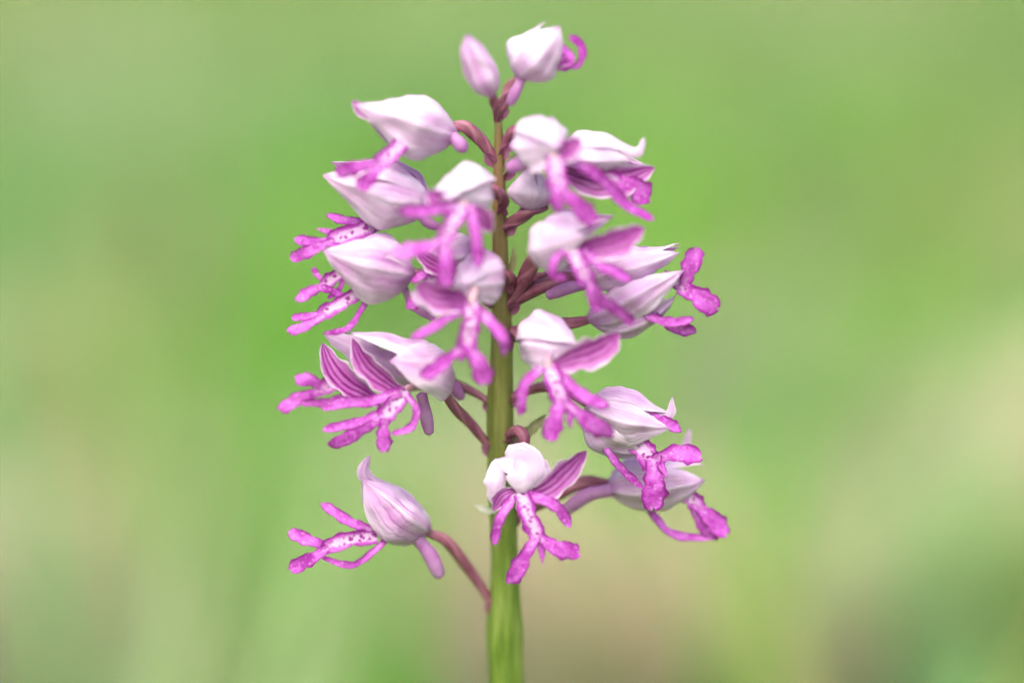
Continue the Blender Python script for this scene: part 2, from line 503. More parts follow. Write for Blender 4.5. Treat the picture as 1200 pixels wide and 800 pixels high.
# a few long soft leaves that rise out of the sward: (x, y, height, width, yaw, lean, colour)
def build_tall():
    rows = []
    for (px, py, h, w, yw, l, ci) in ((225, 800, 0.15, 0.012, 1.4, 0.15, 1), (262, 780, 0.15, 0.011, 1.2, 0.2, 1), (160, 800, 0.12, 0.011, 2.0, 0.2, 0),
            (480, 800, 0.12, 0.012, 1.7, 0.3, 0), (900, 760, 0.13, 0.012, 2.4, 0.5, 2), (1090, 780, 0.14, 0.012, 2.2, 0.5, 2), (1150, 790, 0.12, 0.013, 1.2, 0.3, 2),
            (980, 560, 0.2, 0.014, 0.5, 0.6, 0), (1080, 420, 0.2, 0.016, 0.3, 0.8, 1), (860, 460, 0.2, 0.014, 2.2, 0.4, 0), (60, 480, 0.2, 0.014, 2.4, 0.5, 2),
            (300, 420, 0.2, 0.013, 1.5, 0.15, 1), (235, 1250, 0.17, 0.010, 1.45, 0.12, 1), (170, 1300, 0.14, 0.010, 1.9, 0.15, 1), (1140, 1250, 0.13, 0.010, 1.2, 0.2, 2), (500, 1200, 0.13, 0.010, 1.7, 0.15, 0), (120, 300, 0.22, 0.015, 2.6, 0.6, 2), (700, 300, 0.22, 0.015, 1.5, 0.3, 0), (420, 300, 0.22, 0.015, 1.5, 0.3, 0)):
        gx, gy, _ = ground_at(px, py)
        rows.append((gx, gy, h, w, yw, l, ci))
    cols = [(0.13, 0.29, 0.04), (0.25, 0.36, 0.13), (0.17, 0.34, 0.13)]
    P, H, W, Yw, L, C = [], [], [], [], [], []
    for (x, y, h, w, yw, l, ci) in rows:
        for k in range(5):
            px, py = x + random.gauss(0, 0.018), y + random.gauss(0, 0.03)
            P.append((px, py, float(ground_z(np.array(px), np.array(py)))))
            H.append(h * random.uniform(0.75, 1.05)); W.append(w * random.uniform(0.7, 1.1))
            Yw.append(yw + random.gauss(0, 0.3)); L.append(l * random.uniform(0.7, 1.3)); C.append(cols[ci])
    o = blade_mesh("tall_grass", np.array(P), np.array(H), np.array(W), np.array(Yw), np.array(L), np.array(C), M['grass'], 10)
    o["label"] = "long broad grass leaves rising above the meadow sward"
    o["category"] = "grass"

def build_tussocks():
    """tufts of differently coloured grass standing in the sward"""
    pal = np.array([(0.13, 0.33, 0.040), (0.14, 0.33, 0.060), (0.25, 0.35, 0.060), (0.20, 0.35, 0.165), (0.36, 0.31, 0.19),
                    (0.35, 0.41, 0.23), (0.13, 0.26, 0.050), (0.38, 0.42, 0.26)])
    P_, H, W, Yw, L, C = [], [], [], [], [], []
    r = np.random.default_rng(23)
    for k in range(210):
        d = 0.85 * (4.6 / 0.85) ** r.random()                 # distance from the lens
        x = (r.random() * 2 - 1) * 0.21 * d
        y = d - 0.36
        if bare_amount(np.array(x), np.array(y)) > 0.25:
            continue
        rad = d * r.uniform(0.014, 0.034)
        n = int(r.uniform(110, 200))
        dx, dy = r.normal(0, rad, n), r.normal(0, rad * 1.6, n)
        px, py = x + dx, y + dy
        P_.append(np.stack([px, py, ground_z(px, py)], -1))
        hh = r.uniform(0.07, 0.11) * (0.75 + 0.15 * d)
        H.append(hh * r.uniform(0.6, 1.1, n)); W.append(r.uniform(0.003, 0.007, n) * (0.7 + 0.3 * d))
        Yw.append(np.arctan2(dy, dx) + r.normal(0, 0.4, n)); L.append(np.abs(r.normal(0.45, 0.2, n)))
        C.append(pal[r.integers(len(pal))] * r.uniform(0.8, 1.2, (n, 1)))
    o = blade_mesh("grass_tussocks", np.concatenate(P_), np.concatenate(H), np.concatenate(W), np.concatenate(Yw), np.concatenate(L), np.concatenate(C), M['grass'], 5)
    o["label"] = "mixed pale and dark green grass tufts in the blurred meadow"
    o["category"] = "grass"

def build_near():
    """long leaves rising a hand's breadth behind the orchid"""
    rows = [(185, .24, .185, .008, 1.5, .12, 1), (235, .22, .205, .009, 0.6, .22, 1), (262, .27, .215, .008, 0.7, .2, 1), (150, .34, .15, .008, 1.2, .2, 1),
            (470, .34, .19, .010, 1.6, .15, 0), (440, .38, .17, .009, 1.2, .2, 0), (860, .42, .21, .010, 0.9, .3, 0), (900, .40, .19, .009, 2.2, .3, 0),
            (1075, .26, .17, .008, 0.4, .3, 3), (1000, .34, .16, .008, 2.6, .3, 3), (1165, .24, .15, .010, 1.3, .2, 2), (1185, .28, .16, .010, 1.8, .2, 2),
            (960, .50, .30, .010, 0.1, .8, 1), (700, .55, .25, .010, 1.2, .3, 0), (80, .45, .25, .010, 2.7, .4, 2), (330, .50, .25, .009, 1.6, .2, 0)]
    cols = [(0.12, 0.32, 0.04), (0.32, 0.42, 0.20), (0.17, 0.36, 0.14), (0.32, 0.37, 0.12)]
    P_, H, W, Yw, L, C = [], [], [], [], [], []
    for (px, y, h, w, yw, l, ci) in rows:
        d = y + 0.36
        for k in range(5):
            x = (px + random.gauss(0, 14) - 600) / CAMD * d * 1.02
            P_.append((x, y + random.gauss(0, 0.012), 0.0))
            H.append(h * random.uniform(0.8, 1.05)); W.append(w * random.uniform(0.7, 1.1)); Yw.append(yw + random.gauss(0, 0.2)); L.append(l * random.uniform(0.7, 1.3)); C.append(cols[ci])
    P_ = np.array(P_); P_[:, 2] = ground_z(P_[:, 0], P_[:, 1])
    o = blade_mesh("long_grass", P_, np.array(H), np.array(W), np.array(Yw), np.array(L), np.array(C), M['grass'], 12)
    o["label"] = "long pale grass leaves rising just behind the orchid, out of focus"
    o["category"] = "grass"

build_grass()
build_tussocks()
build_near()
build_straw()
build_tall()

# ------------------------------------------------------------------ the orchid
def P(x, y, d=0.0):
    """picture position and distance in front of (-) or behind (+) the stem -> camera-aligned point"""
    D = d + (y - 500.0) * tp
    f = (CAMD + D) / CAMD
    return np.array([7.0 + (x - 600.0) * f, D, 100.0 - (y - 400.0) * f])

UP = np.array([0.0, -sp, cp])       # world up in camera-aligned axes
VIEW = np.array([0.0, -1.0, 0.0])   # towards the lens

def nrm(v):
    v = np.asarray(v, float)
    return v / (np.linalg.norm(v, axis=-1, keepdims=True) + 1e-9)

def catmull(pts, n):
    pts = np.asarray(pts, float)
    if len(pts) == 2:
        return pts[0] + (pts[1] - pts[0]) * np.linspace(0, 1, n)[:, None]
    q = np.vstack([2 * pts[0] - pts[1], pts, 2 * pts[-1] - pts[-2]])
    seg = np.linalg.norm(np.diff(pts, axis=0), axis=1)
    acc = np.concatenate([[0], np.cumsum(seg)]) / seg.sum()
    out = []
    for t in np.linspace(0, 1, n):
        i = min(int(np.searchsorted(acc, t, side='right')) - 1, len(pts) - 2)
        f = (t - acc[i]) / max(acc[i + 1] - acc[i], 1e-9)
        a, b, c, d = q[i], q[i + 1], q[i + 2], q[i + 3]
        out.append(0.5 * (2 * b + (c - a) * f + (2 * a - 5 * b + 4 * c - d) * f ** 2 + (3 * b - a - 3 * c + d) * f ** 3))
    return np.array(out)

def prof(stops, t):
    """smooth profile through (t, value) stops"""
    xs = np.array([s[0] for s in stops]); ys = np.array([s[1] for s in stops])
    tt = np.linspace(0, 1, 201)
    v = np.interp(tt, xs, ys)
    k = np.ones(13) / 13
    vp = np.pad(v, 6, mode='edge')
    sm = np.convolve(vp, k, mode='valid')
    mixw = np.clip(np.minimum(tt, 1 - tt) / 0.05, 0, 1)
    return np.interp(t, tt, v * (1 - mixw) + sm * mixw)

class Geo:
    def __init__(self):
        self.v, self.f, self.m, self.uv, self.at, self.n = [], [], [], [], [], 0
    def add(self, V, F, m, uv, at):
        self.v.append(V); self.f += [tuple(i + self.n for i in f) for f in F]
        self.m += m; self.uv.append(uv); self.at.append(at); self.n += len(V)
    def shell(self, G, thick, hint, at, mo=0, mi=1):
        """G: (nu,nv,3) outer surface; hint: (nu,nv,3) direction the outer side faces; closed thin shell"""
        nu, nv = G.shape[:2]
        du = np.gradient(G, axis=0); dv = np.gradient(G, axis=1)
        N = nrm(np.cross(du, dv))
        flip = (np.sum(N * hint, -1, keepdims=True) < 0)
        N = np.where(flip, -N, N)
        v01 = np.linspace(-1, 1, nv)[None, :, None]
        u01 = np.linspace(0, 1, nu)[:, None, None]
        th = thick * (0.25 + 0.75 * np.sqrt(np.clip(1 - v01 ** 2, 0, 1))) * (0.4 + 0.6 * np.sqrt(np.clip(1 - u01 ** 6, 0, 1)))
        I = G - N * th
        V = np.concatenate([G.reshape(-1, 3), I.reshape(-1, 3)])
        k = nu * nv
        F, m = [], []
        mean_n = np.sum(np.cross(du, dv) * hint, -1).mean()
        for i in range(nu - 1):
            for j in range(nv - 1):
                a, b, c, d = i * nv + j, i * nv + j + 1, (i + 1) * nv + j + 1, (i + 1) * nv + j
                if mean_n > 0:
                    F.append((a, d, c, b)); F.append((k + a, k + b, k + c, k + d))
                else:
                    F.append((a, b, c, d)); F.append((k + a, k + d, k + c, k + b))
                m += [mo, mi]
        ring = [i * nv for i in range(nu)] + [(nu - 1) * nv + j for j in range(1, nv)] + \
               [i * nv + nv - 1 for i in range(nu - 2, -1, -1)] + [j for j in range(nv - 2, 0, -1)]
        nr = len(ring)
        V = np.concatenate([V, G.reshape(-1, 3)[ring], I.reshape(-1, 3)[ring]])
        for q in range(nr):
            a, b = 2 * k + q, 2 * k + (q + 1) % nr
            F.append((a, b, b + nr, a + nr)); m.append(mo)
        uu, vv = np.meshgrid(np.linspace(0, 1, nu), np.linspace(0, 1, nv), indexing='ij')
        uv = np.stack([uu, vv], -1).reshape(-1, 2)
        at = np.broadcast_to(at, (nu, nv)).reshape(-1)
        self.add(V, F, m, np.concatenate([uv, uv, uv[ring], uv[ring]]), np.concatenate([at, at, at[ring], at[ring]]))
    def tube(self, pts, rad, n=14, nu=18, ribs=0, rib_a=0.0, twist=0.0, at=0.0):
        C = catmull(pts, nu)
        R = np.interp(np.linspace(0, 1, nu), np.linspace(0, 1, len(rad)), rad)
        T = nrm(np.gradient(C, axis=0))
        ref = np.array([0.0, 1.0, 0.05])
        A = nrm(np.cross(T, ref)); B = np.cross(T, A)
        th = np.linspace(0, 2 * math.pi, n, endpoint=False)
        V = []
        for i in range(nu):
            rr = R[i] * (1 + rib_a * np.cos(ribs * (th - twist * i / nu)))
            V.append(C[i] + A[i] * (np.cos(th) * rr)[:, None] + B[i] * (np.sin(th) * rr)[:, None])
        V = np.array(V).reshape(-1, 3)
        F = [(i * n + j, i * n + (j + 1) % n, (i + 1) * n + (j + 1) % n, (i + 1) * n + j) for i in range(nu - 1) for j in range(n)]
        V = np.vstack([V, C[0] - T[0] * R[0] * 0.5, C[-1] + T[-1] * R[-1] * 0.6])
        a, b = nu * n, nu * n + 1
        F += [(a, (j + 1) % n, j) for j in range(n)]
        F += [(b, (nu - 1) * n + j, (nu - 1) * n + (j + 1) % n) for j in range(n)]
        uv = np.array([(i / (nu - 1), j / n) for i in range(nu) for j in range(n)] + [(0, 0), (1, 0)])
        self.add(V, F, [0] * len(F), uv, np.full(len(V), at))
    def ribbon(self, pts, w, shape='lobe', face=VIEW, cup=0.25, thick=2.6, at=None, nu=18, nv=9, mo=0, mi=0, twist=0.0, wob=0.0):
        C = catmull(pts, nu)
        u = np.linspace(0, 1, nu)
        W = w * prof(SHAPES[shape], u)
        T = nrm(np.gradient(C, axis=0))
        Sd = nrm(np.cross(T, np.asarray(face, float)[None]))
        N = np.cross(Sd, T)
        if twist:
            a = (twist * u)[:, None]
            Sd, N = Sd * np.cos(a) + N * np.sin(a), N * np.cos(a) - Sd * np.sin(a)
        v = np.linspace(-1, 1, nv)
        ph = random.uniform(0, 6.28)
        W = W[:, None] * np.ones((1, nv))
        W = W * (1 + 0.10 * np.sin(7 * u + ph)[:, None] * np.sign(v)[None] * (v ** 2)[None] + 0.10 * np.sin(19 * u + 2 * ph)[:, None] * (np.abs(v) ** 3)[None] + 0.06 * np.sin(31 * u + 3 * ph)[:, None] * np.sign(v)[None] * (np.abs(v) ** 3)[None])
        ruf = wob * np.sin(u * 9 + ph)[:, None] * v[None] * np.abs(v[None])
        G = C[:, None] + Sd[:, None] * (W * v[None])[..., None] + \
            N[:, None] * ((cup * W * (0.5 - v[None] ** 2)) + ruf * w)[..., None]
        if shape in ('lobe', 'arm'):            # blunt, unevenly notched ends
            cut = np.clip((u - 0.86) / 0.14, 0, 1)[:, None] * (0.5 * np.cos(v * 2.6 + ph * 0.3) + 0.25 * np.sin(v * 7 + ph))[None] * w * 0.35
            G = G - T[:, None] * cut[..., None]
        H = np.broadcast_to(N[:, None], G.shape)
        if at is None:
            at = np.zeros((nu, nv))
        elif callable(at):
            at = at(u[:, None], v[None])
        self.shell(G, thick, H, at, mo, mi)
    def build(self, name, mats, parent, origin, attr):
        V = to_world(np.concatenate(self.v)) - np.asarray(origin)[None]
        return mesh_obj(name, V, self.f, mats, parent=parent, fm=self.m, uv=np.concatenate(self.uv),
                        attrs={attr: np.concatenate(self.at)})

SHAPES = dict(
    lobe=[(0, 0.60), (0.25, 0.62), (0.5, 0.88), (0.74, 1.0), (0.9, 0.84), (0.97, 0.55), (1, 0.22)],
    arm=[(0, 0.85), (0.3, 0.9), (0.6, 1.0), (0.82, 0.92), (0.93, 0.7), (0.98, 0.42), (1, 0.1)],
    body=[(0, 0.75), (0.2, 0.85), (0.5, 0.85), (0.75, 0.98), (0.9, 0.8), (1, 0.3)],
    petal=[(0, 0.35), (0.2, 0.7), (0.45, 1.0), (0.7, 0.9), (0.9, 0.5), (1, 0.05)],
    oval=[(0, 0.3), (0.2, 0.8), (0.5, 1.0), (0.75, 0.95), (0.92, 0.7), (1, 0.25)],
    tooth=[(0, 1.0), (0.5, 0.7), (1, 0.1)],
)
R_PROF = [(0, 0.13), (0.05, 0.36), (0.13, 0.62), (0.25, 0.88), (0.38, 1.0), (0.54, 0.84), (0.70, 0.55), (0.84, 0.30), (0.94, 0.16), (1, 0.03)]
R_BLUNT = [(0, 0.14), (0.04, 0.40), (0.12, 0.70), (0.28, 0.93), (0.48, 1.0), (0.66, 0.92), (0.80, 0.72), (0.91, 0.45), (1, 0.06)]
A_PROF = [(0, 1.0), (0.5, 1.0), (0.8, 0.95), (0.92, 0.68), (1, 0.12)]

def sepal(g, base, tip, up, hu, hd, w, th, phi, layer=0.0, curl=0.0, opening=0.0, tint=0.3, seed=0, nu=30, nv=27, blunt=0.0, tipw=0.0, wide=0.0):
    a = tip - base
    L = np.linalg.norm(a); a = a / L
    if abs(a[1]) < 0.6:
        hu, hd = hu * 0.93, hd * 0.93
    U = nrm(up - a * np.dot(up, a)); Sd = np.cross(a, U)
    u = np.linspace(0, 1, nu); v = np.linspace(-1, 1, nv)
    R = (prof(R_PROF, u) * (1 - blunt) + prof(R_BLUNT, u) * blunt)[:, None]; A = prof(A_PROF, u)[:, None]
    if tipw:
        R = np.maximum(R, (tipw * np.sqrt(np.clip(1.02 - u ** 5, 0, 1)) * np.clip(u / 0.2, 0, 1))[:, None])
    if wide:
        A = np.maximum(A, wide)
    tc, ph = math.radians(th), math.radians(phi)
    r = np.random.default_rng(seed)
    p1, p2 = r.uniform(0, 6.28, 2)
    grow = R + opening * u[:, None] ** 1.5
    ang = tc + v[None] * ph * A * (R / np.maximum(grow, 1e-3)) ** 0.6 + 0.04 * np.sin(5 * u[:, None] + p1)
    p3, p4 = r.uniform(0, 6.28, 2)
    uu = u[:, None]; vv = v[None]
    ridge = (1 + 0.10 * np.exp(-np.abs(vv) / 0.10) - 0.05 * np.exp(-((np.abs(vv) - 0.36) / 0.18) ** 2) + 0.03 * np.exp(-np.abs(np.abs(vv) - 0.62) / 0.06)
             + 0.05 * np.sin(vv * 3.2 + p2 + 4 * uu) + 0.035 * np.sin(7.5 * uu + p3 + 2.2 * vv)
             + 0.02 * np.sin(vv * 8 + p4 + 3 * np.sin(4 * uu + p1)))
    if abs(a[1]) > 0.6:                       # seen end-on: softer pleats
        ridge = 1 + (ridge - 1) * 0.5
    ridge = ridge + 0.05 * np.clip(np.abs(vv) - 0.8, 0, 1) / 0.2 * np.sin(11 * uu + p3)   # slightly wavy margins
    rr = grow * ridge
    c, s = np.cos(ang), np.sin(ang)
    hh = hd + (hu - hd) * (0.5 + 0.5 * np.tanh(c * 3))
    rad = U[None, None] * (c * (hh * rr + layer))[..., None] + Sd[None, None] * (s * (w * rr + layer))[..., None]
    mid = U * math.cos(tc) + Sd * math.sin(tc)
    cu = curl * L * np.clip((u - 0.70) / 0.30, 0, 1) ** 2.4
    G = base[None, None] + a[None, None] * (L * u)[:, None, None] + rad + mid[None, None] * cu[:, None, None]
    hint = U[None, None] * c[..., None] + Sd[None, None] * s[..., None]
    # crumpled skin
    q = r.uniform(0, 6.28, 6)
    lump = (np.sin(G[..., 0] / 10 + q[0] + 1.3 * np.sin(G[..., 2] / 13 + q[1])) * np.sin(G[..., 2] / 12 + q[2] + np.sin(G[..., 1] / 11 + q[3]))
            + 0.5 * np.sin(G[..., 0] / 4.6 + G[..., 2] / 6 + q[4]) * np.sin(G[..., 1] / 6 + q[5]))
    G = G + hint * (lump * 2.0 * np.clip(R * 1.4, 0, 1))[..., None]
    g.shell(G, 1.7, hint, np.full((nu, nv), tint), 0, 1)

def pale_body(u, v):
    return np.clip(1.15 - 1.8 * np.abs(v) ** 1.7 - 0.2 * u, 0, 1) * np.clip((1.0 - u) / 0.25, 0, 1) * np.ones_like(u + v)
def pale_lobe(u, v):
    return np.clip(0.62 - 1.0 * u - 0.55 * np.abs(v), 0, 1)

FLOWERS = []

# the whole plant: an empty where the stem leaves the ground
stem_low = to_world(P(594, 815, 0))
ROOT = np.array([stem_low[0] + 0.002, 0.0, 0.0])
orchid = bpy.data.objects.new("orchid", None)
orchid.empty_display_size = 0.02
orchid.location = Vector(ROOT)
COL.objects.link(orchid)
orchid["label"] = "orchid in bloom, magenta and white helmeted flowers crowded round one upright green stem"
orchid["category"] = "orchid"

def build_stem():
    g = Geo()
    path = [(583, 128, 4.0), (584, 150, 4.6), (585, 200, 7), (585, 250, 8), (587, 330, 10), (588, 400, 12.5), (586, 480, 15.5),
            (588, 560, 16), (592, 650, 15.5), (592, 690, 17.5), (592, 740, 22), (593, 775, 20.5), (594, 815, 20.5)]
    pts = [P(x, y, 0) for x, y, r in path]
    rad = [r for *_, r in path]
    base = pts[-1]
    drop = (stem_low[2] + 0.012) / S
    for k in (0.25, 0.5, 0.75, 1.0):
        pts.append(base - UP * drop * k + np.array([18 * k, 0, 0])); rad.append(20.5 + 6 * k)
    pts, rad = np.array(pts), np.array(rad)
    # resample radius evenly along the length
    seg = np.concatenate([[0], np.cumsum(np.linalg.norm(np.diff(pts, axis=0), axis=1))]); seg /= seg[-1]
    re = np.interp(np.linspace(0, 1, 120), seg, rad)
    g.tube(list(pts), list(re), n=28, nu=120, ribs=7, rib_a=0.05, twist=2.0)
    g.build("stem", [M['stem']], orchid, ROOT, "tint")
build_stem()

def flower(base, tip, hu=30, hd=40, w=32, up=UP, tint=0.35, sepals=None, ovary=None, ovr=7.5, spur=None, spr=7.0,
           lip=None, petals=(), column=None, bract=True, layers=True):
    idx = len(FLOWERS)
    B, T = P(*base), P(*tip)
    o_w = to_world(B)
    fl = bpy.data.objects.new("flower", None)
    fl.empty_display_size = 0.004
    fl.parent = orchid
    fl.location = Vector(o_w - ROOT)
    COL.objects.link(fl)
    FLOWERS.append(fl)
    # helmet: middle sepal on top, one on each side
    if sepals is None:
        sepals = [dict(th=0, phi=62), dict(th=96, phi=66, layer=1.6), dict(th=-96, phi=66, layer=1.6)]
    for k, s in enumerate(sepals):
        s = dict(s)
        t = P(*s.pop('tip')) if 'tip' in s else T
        g = Geo()
        sepal(g, B, t, s.pop('up', up), s.pop('hu', hu), s.pop('hd', hd), s.pop('w', w), s.pop('th'), s.pop('phi'),
              tint=s.pop('tint', tint), seed=idx * 7 + k, **s)
        g.build("sepal", [M['outer'], M['inside']], fl, o_w, "tint")
    for pt in petals:
        pt = dict(pt)
        g = Geo()
        pts = [P(*q) for q in pt.pop('pts')]
        outer = pt.pop('outer', False)
        pname = pt.pop('name', 'petal')
        g.ribbon(pts, pt.pop('w'), pt.pop('shape', 'petal'), pt.pop('face', VIEW), pt.pop('cup', -0.35), 1.8,
                 np.full((22, 13), tint), 22, 13, 0 if outer else 1, 1 if outer else 0, **pt)
        g.build(pname, [M['outer'], M['inner']], fl, o_w, "tint")
    if lip:
        g = Geo()
        pts, lw = lip['body']
        g.ribbon([P(*q) for q in pts], lw * 1.12, 'body', lip.get('face', VIEW), -0.22, 1.5, pale_body, 20, 13, wob=0.07)
        for kind in ('arms', 'legs'):
            for pts, lw in lip.get(kind, ()):
                pp = [P(*q) for q in pts]
                g.ribbon(pp, lw * (0.86 if kind == 'arms' else 0.98), 'arm' if kind == 'arms' else 'lobe', lip.get('face', VIEW), random.choice((0.05, -0.1, -0.15)), 0.9,
                         pale_lobe, 32, 11, twist=random.uniform(-0.5, 0.5), wob=0.13)
        if 'tooth' in lip:
            pts, lw = lip['tooth']
            g.ribbon([P(*q) for q in pts], lw, 'tooth', lip.get('face', VIEW), 0.2, 2.0, None, 8, 5)
        g.build("lip", [M['lip']], fl, o_w, "pale")
    if column:
        g = Geo()
        pts, r = column
        g.tube([P(*q) for q in pts], [r * 0.6, r * 0.75, r * 0.7, r * 0.4], 12, 10)
        g.build("column", [M['column']], fl, o_w, "tint")
    if spur:
        g = Geo()
        g.tube([P(*q) for q in spur], [spr * 0.9, spr * 0.85, spr, spr * 1.0, spr * 0.75], 14, 16)
        g.build("spur", [M['spur']], fl, o_w, "tint")
    if ovary:
        g = Geo()
        g.tube([P(*q) for q in ovary], [ovr * 0.65, ovr * 0.88, ovr * 0.95, ovr * 0.85, ovr * 0.7, ovr * 0.65], 20, 30, 3, 0.11, random.uniform(2.2, 4.0))
        g.build("ovary", [M['ovary']], fl, o_w, "tint")
        if bract:
            e, e2 = P(*ovary[-1]), P(*ovary[-2])
            dr = nrm(e2 - e)
            g = Geo()
            q0 = e - UP * 6
            q1 = e + dr * 10 - UP * 8 + VIEW * 3
            q2 = e + dr * 24 - UP * 7 + VIEW * 5
            g.ribbon([q0, q1, q2], 6.5, 'petal', nrm(VIEW - UP * 0.6), -0.5, 1.2, None, 10, 7)
            g.build("bract", [M['bractp']], fl, o_w, "tint")
    return fl

SIDE = lambda near: [dict(th=0, phi=58), dict(th=near * 92, phi=68, layer=1.8), dict(th=-near * 92, phi=68, layer=1.2)]

# bud at the very top
flower((577, 113, -40), (546, 41, -52), hu=18, hd=18, w=18, tint=1.0, up=nrm(np.array([1.0, -0.2, 0.35])),
       sepals=[dict(th=0, phi=70, blunt=0.6), dict(th=105, phi=72, layer=1.2, blunt=0.7), dict(th=-115, phi=72, layer=1.2, blunt=0.6)],
       ovary=[(576, 110, -38), (580, 122, -22), (583, 142, 0)], ovr=6, bract=False)
# topmost open flower
flower((606, 90, -8), (655, 31, -18), hu=27, hd=30, w=28, tint=0.3, up=nrm(np.array([-1.0, -0.15, 0.9])),
       sepals=[dict(th=0, phi=66, tip=(640, 26, -8)), dict(th=-96, phi=72, layer=1.8, blunt=0.3), dict(th=96, phi=72, layer=1.8, tip=(657, 32, -22), blunt=0.6)],
       ovary=[(607, 92, -6), (596, 108, -2), (584, 136, 0)], ovr=8,
       spur=[(611, 93, -14), (605, 106, -16), (597, 122, -14)], spr=6.5,
       lip=dict(body=([(640, 76, -16), (655, 77, -20), (668, 77, -20)], 6),
                legs=[([(663, 78, -20), (677, 77, -20), (683, 64, -22), (679, 51, -20), (667, 43, -18)], 5.5),
                      ([(660, 78, -26), (668, 72, -30), (664, 58, -28)], 6)],
                arms=[([(652, 77, -24), (661, 66, -28), (660, 52, -26)], 4.5)]))
# upper flower on the left, pointing away from the stem
flower((534, 158, -12), (416, 128, -30), hu=31, hd=42, w=34, tint=0.4,
       sepals=[dict(th=0, phi=62, hu=34, tip=(416, 126, -30), tipw=0.14), dict(th=-88, phi=70, layer=1.8, tip=(414, 122, -32), hd=46), dict(th=92, phi=66, layer=1.2)],
       petals=[dict(pts=[(450, 140, -34), (428, 132, -38), (413, 118, -34)], w=8, name='sepal_tip', cup=-0.6)],
       ovary=[(532, 148, -8), (548, 150, -10), (564, 166, -6), (583, 190, 0)], ovr=8.5,
       spur=[(530, 160, -22), (538, 168, -26), (544, 176, -26)], spr=8,
       lip=dict(body=([(474, 164, -40), (458, 180, -66), (440, 196, -80)], 9.5),
                legs=[([(444, 192, -78), (420, 195, -80), (394, 204, -74)], 9), ([(444, 194, -80), (434, 208, -86), (420, 222, -88)], 9.5)],
                tooth=([(438, 196, -80), (424, 196, -82)], 4)))
# second flower on the left
flower((503, 240, -12), (378, 206, -28), hu=36, hd=46, w=38, tint=0.45,
       sepals=[dict(th=0, phi=58, hu=36), dict(th=-88, phi=70, layer=2.0), dict(th=92, phi=66, layer=1.2, tip=(388, 190, 0))],
       ovary=[(497, 236, -8), (530, 236, -2), (556, 244, 0), (585, 258, 0)], ovr=8,
       spur=[(490, 250, -22), (500, 260, -20), (512, 266, -16)], spr=6,
       lip=dict(body=([(446, 262, -22), (415, 272, -34), (384, 283, -38)], 10.5),
                legs=[([(390, 281, -36), (366, 283, -38), (345, 281, -38)], 6.5), ([(390, 283, -40), (366, 292, -46), (341, 304, -46)], 8)],
                arms=[([(432, 262, -12), (405, 258, -10), (383, 252, -10)], 6.5), ([(441, 277, -34), (415, 291, -42), (384, 286, -44)], 5)],
                tooth=([(392, 274, -34), (371, 268, -34)], 5)))
# third flower on the left, broad mauve helmet
flower((484, 322, -34), (379, 294, -46), hu=35, hd=46, w=40, tint=0.75,
       sepals=[dict(th=0, phi=60), dict(th=-86, phi=74, layer=2.0, blunt=0.35), dict(th=95, phi=66, layer=1.2)],
       ovary=[(482, 321, -30), (505, 324, -24), (540, 334, -8), (586, 352, 0)], ovr=7,
       spur=[(474, 338, -30), (484, 358, -28), (508, 373, -26)], spr=5,
       lip=dict(body=([(420, 344, -44), (395, 358, -52), (372, 368, -54)], 8.5),
                legs=[([(378, 366, -52), (360, 370, -50), (342, 373, -48)], 5), ([(380, 370, -56), (360, 381, -58), (337, 388, -58)], 7)],
                arms=[([(410, 350, -40), (392, 342, -40), (371, 336, -38)], 5.5), ([(432, 348, -46), (423, 364, -54), (408, 384, -60), (379, 391, -60)], 4.5)],
                tooth=([(376, 374, -54), (366, 379, -54)], 3)))
# flower half hidden behind it
flower((476, 318, 34), (398, 312, 30), hu=24, hd=30, w=28, tint=0.6,
       ovary=[(476, 318, 34), (520, 322, 22), (586, 330, 0)], ovr=6,
       lip=dict(body=([(410, 315, 22), (392, 325, 18), (376, 335, 16)], 8),
                legs=[([(382, 332, 16), (365, 341, 14), (347, 352, 12)], 8), ([(380, 330, 18), (372, 322, 22), (366, 314, 24)], 4)],
                arms=[([(405, 322, 20), (396, 340, 14), (384, 350, 12)], 4)]))
# middle left flower, wide open, stripes showing
flower((522, 452, -36), (452, 424, -74), hu=38, hd=34, w=38, tint=0.5,
       sepals=[dict(th=-62, phi=66, layer=1.5, tip=(454, 424, -96), blunt=0.5), dict(th=-8, phi=60, tip=(404, 391, -56), hu=34, blunt=0.3)],
       petals=[dict(pts=[(476, 462, -72), (448, 446, -76), (426, 426, -72), (413, 396, -64)], w=14, cup=-0.5, twist=0.4),
               dict(pts=[(448, 472, -56), (416, 456, -60), (392, 434, -58), (378, 402, -46)], w=16, cup=-0.5, twist=-0.35),
               dict(pts=[(490, 446, -30), (450, 424, -34), (415, 408, -34), (380, 392, -28)], w=17, cup=0.5, outer=True, name='sepal')],
       ovary=[(518, 458, -34), (536, 480, -24), (556, 502, -10), (580, 530, 0)], ovr=7,
       spur=[(494, 462, -56), (498, 480, -54), (503, 507, -50)], spr=7.5, column=([(486, 452, -60), (474, 456, -74)], 6),
       lip=dict(body=([(476, 456, -80), (462, 474, -90), (446, 494, -94)], 10.5),
                legs=[([(450, 488, -94), (418, 508, -96), (385, 522, -94)], 8.5), ([(452, 490, -96), (449, 508, -98), (451, 529, -98)], 9.5)],
                arms=[([(470, 458, -84), (430, 470, -92), (400, 472, -92), (377, 479, -90)], 8), ([(476, 462, -86), (488, 480, -94), (482, 500, -96), (459, 508, -92)], 5.5),
                      ([(454, 480, -90), (420, 494, -90), (378, 504, -86)], 7)]))
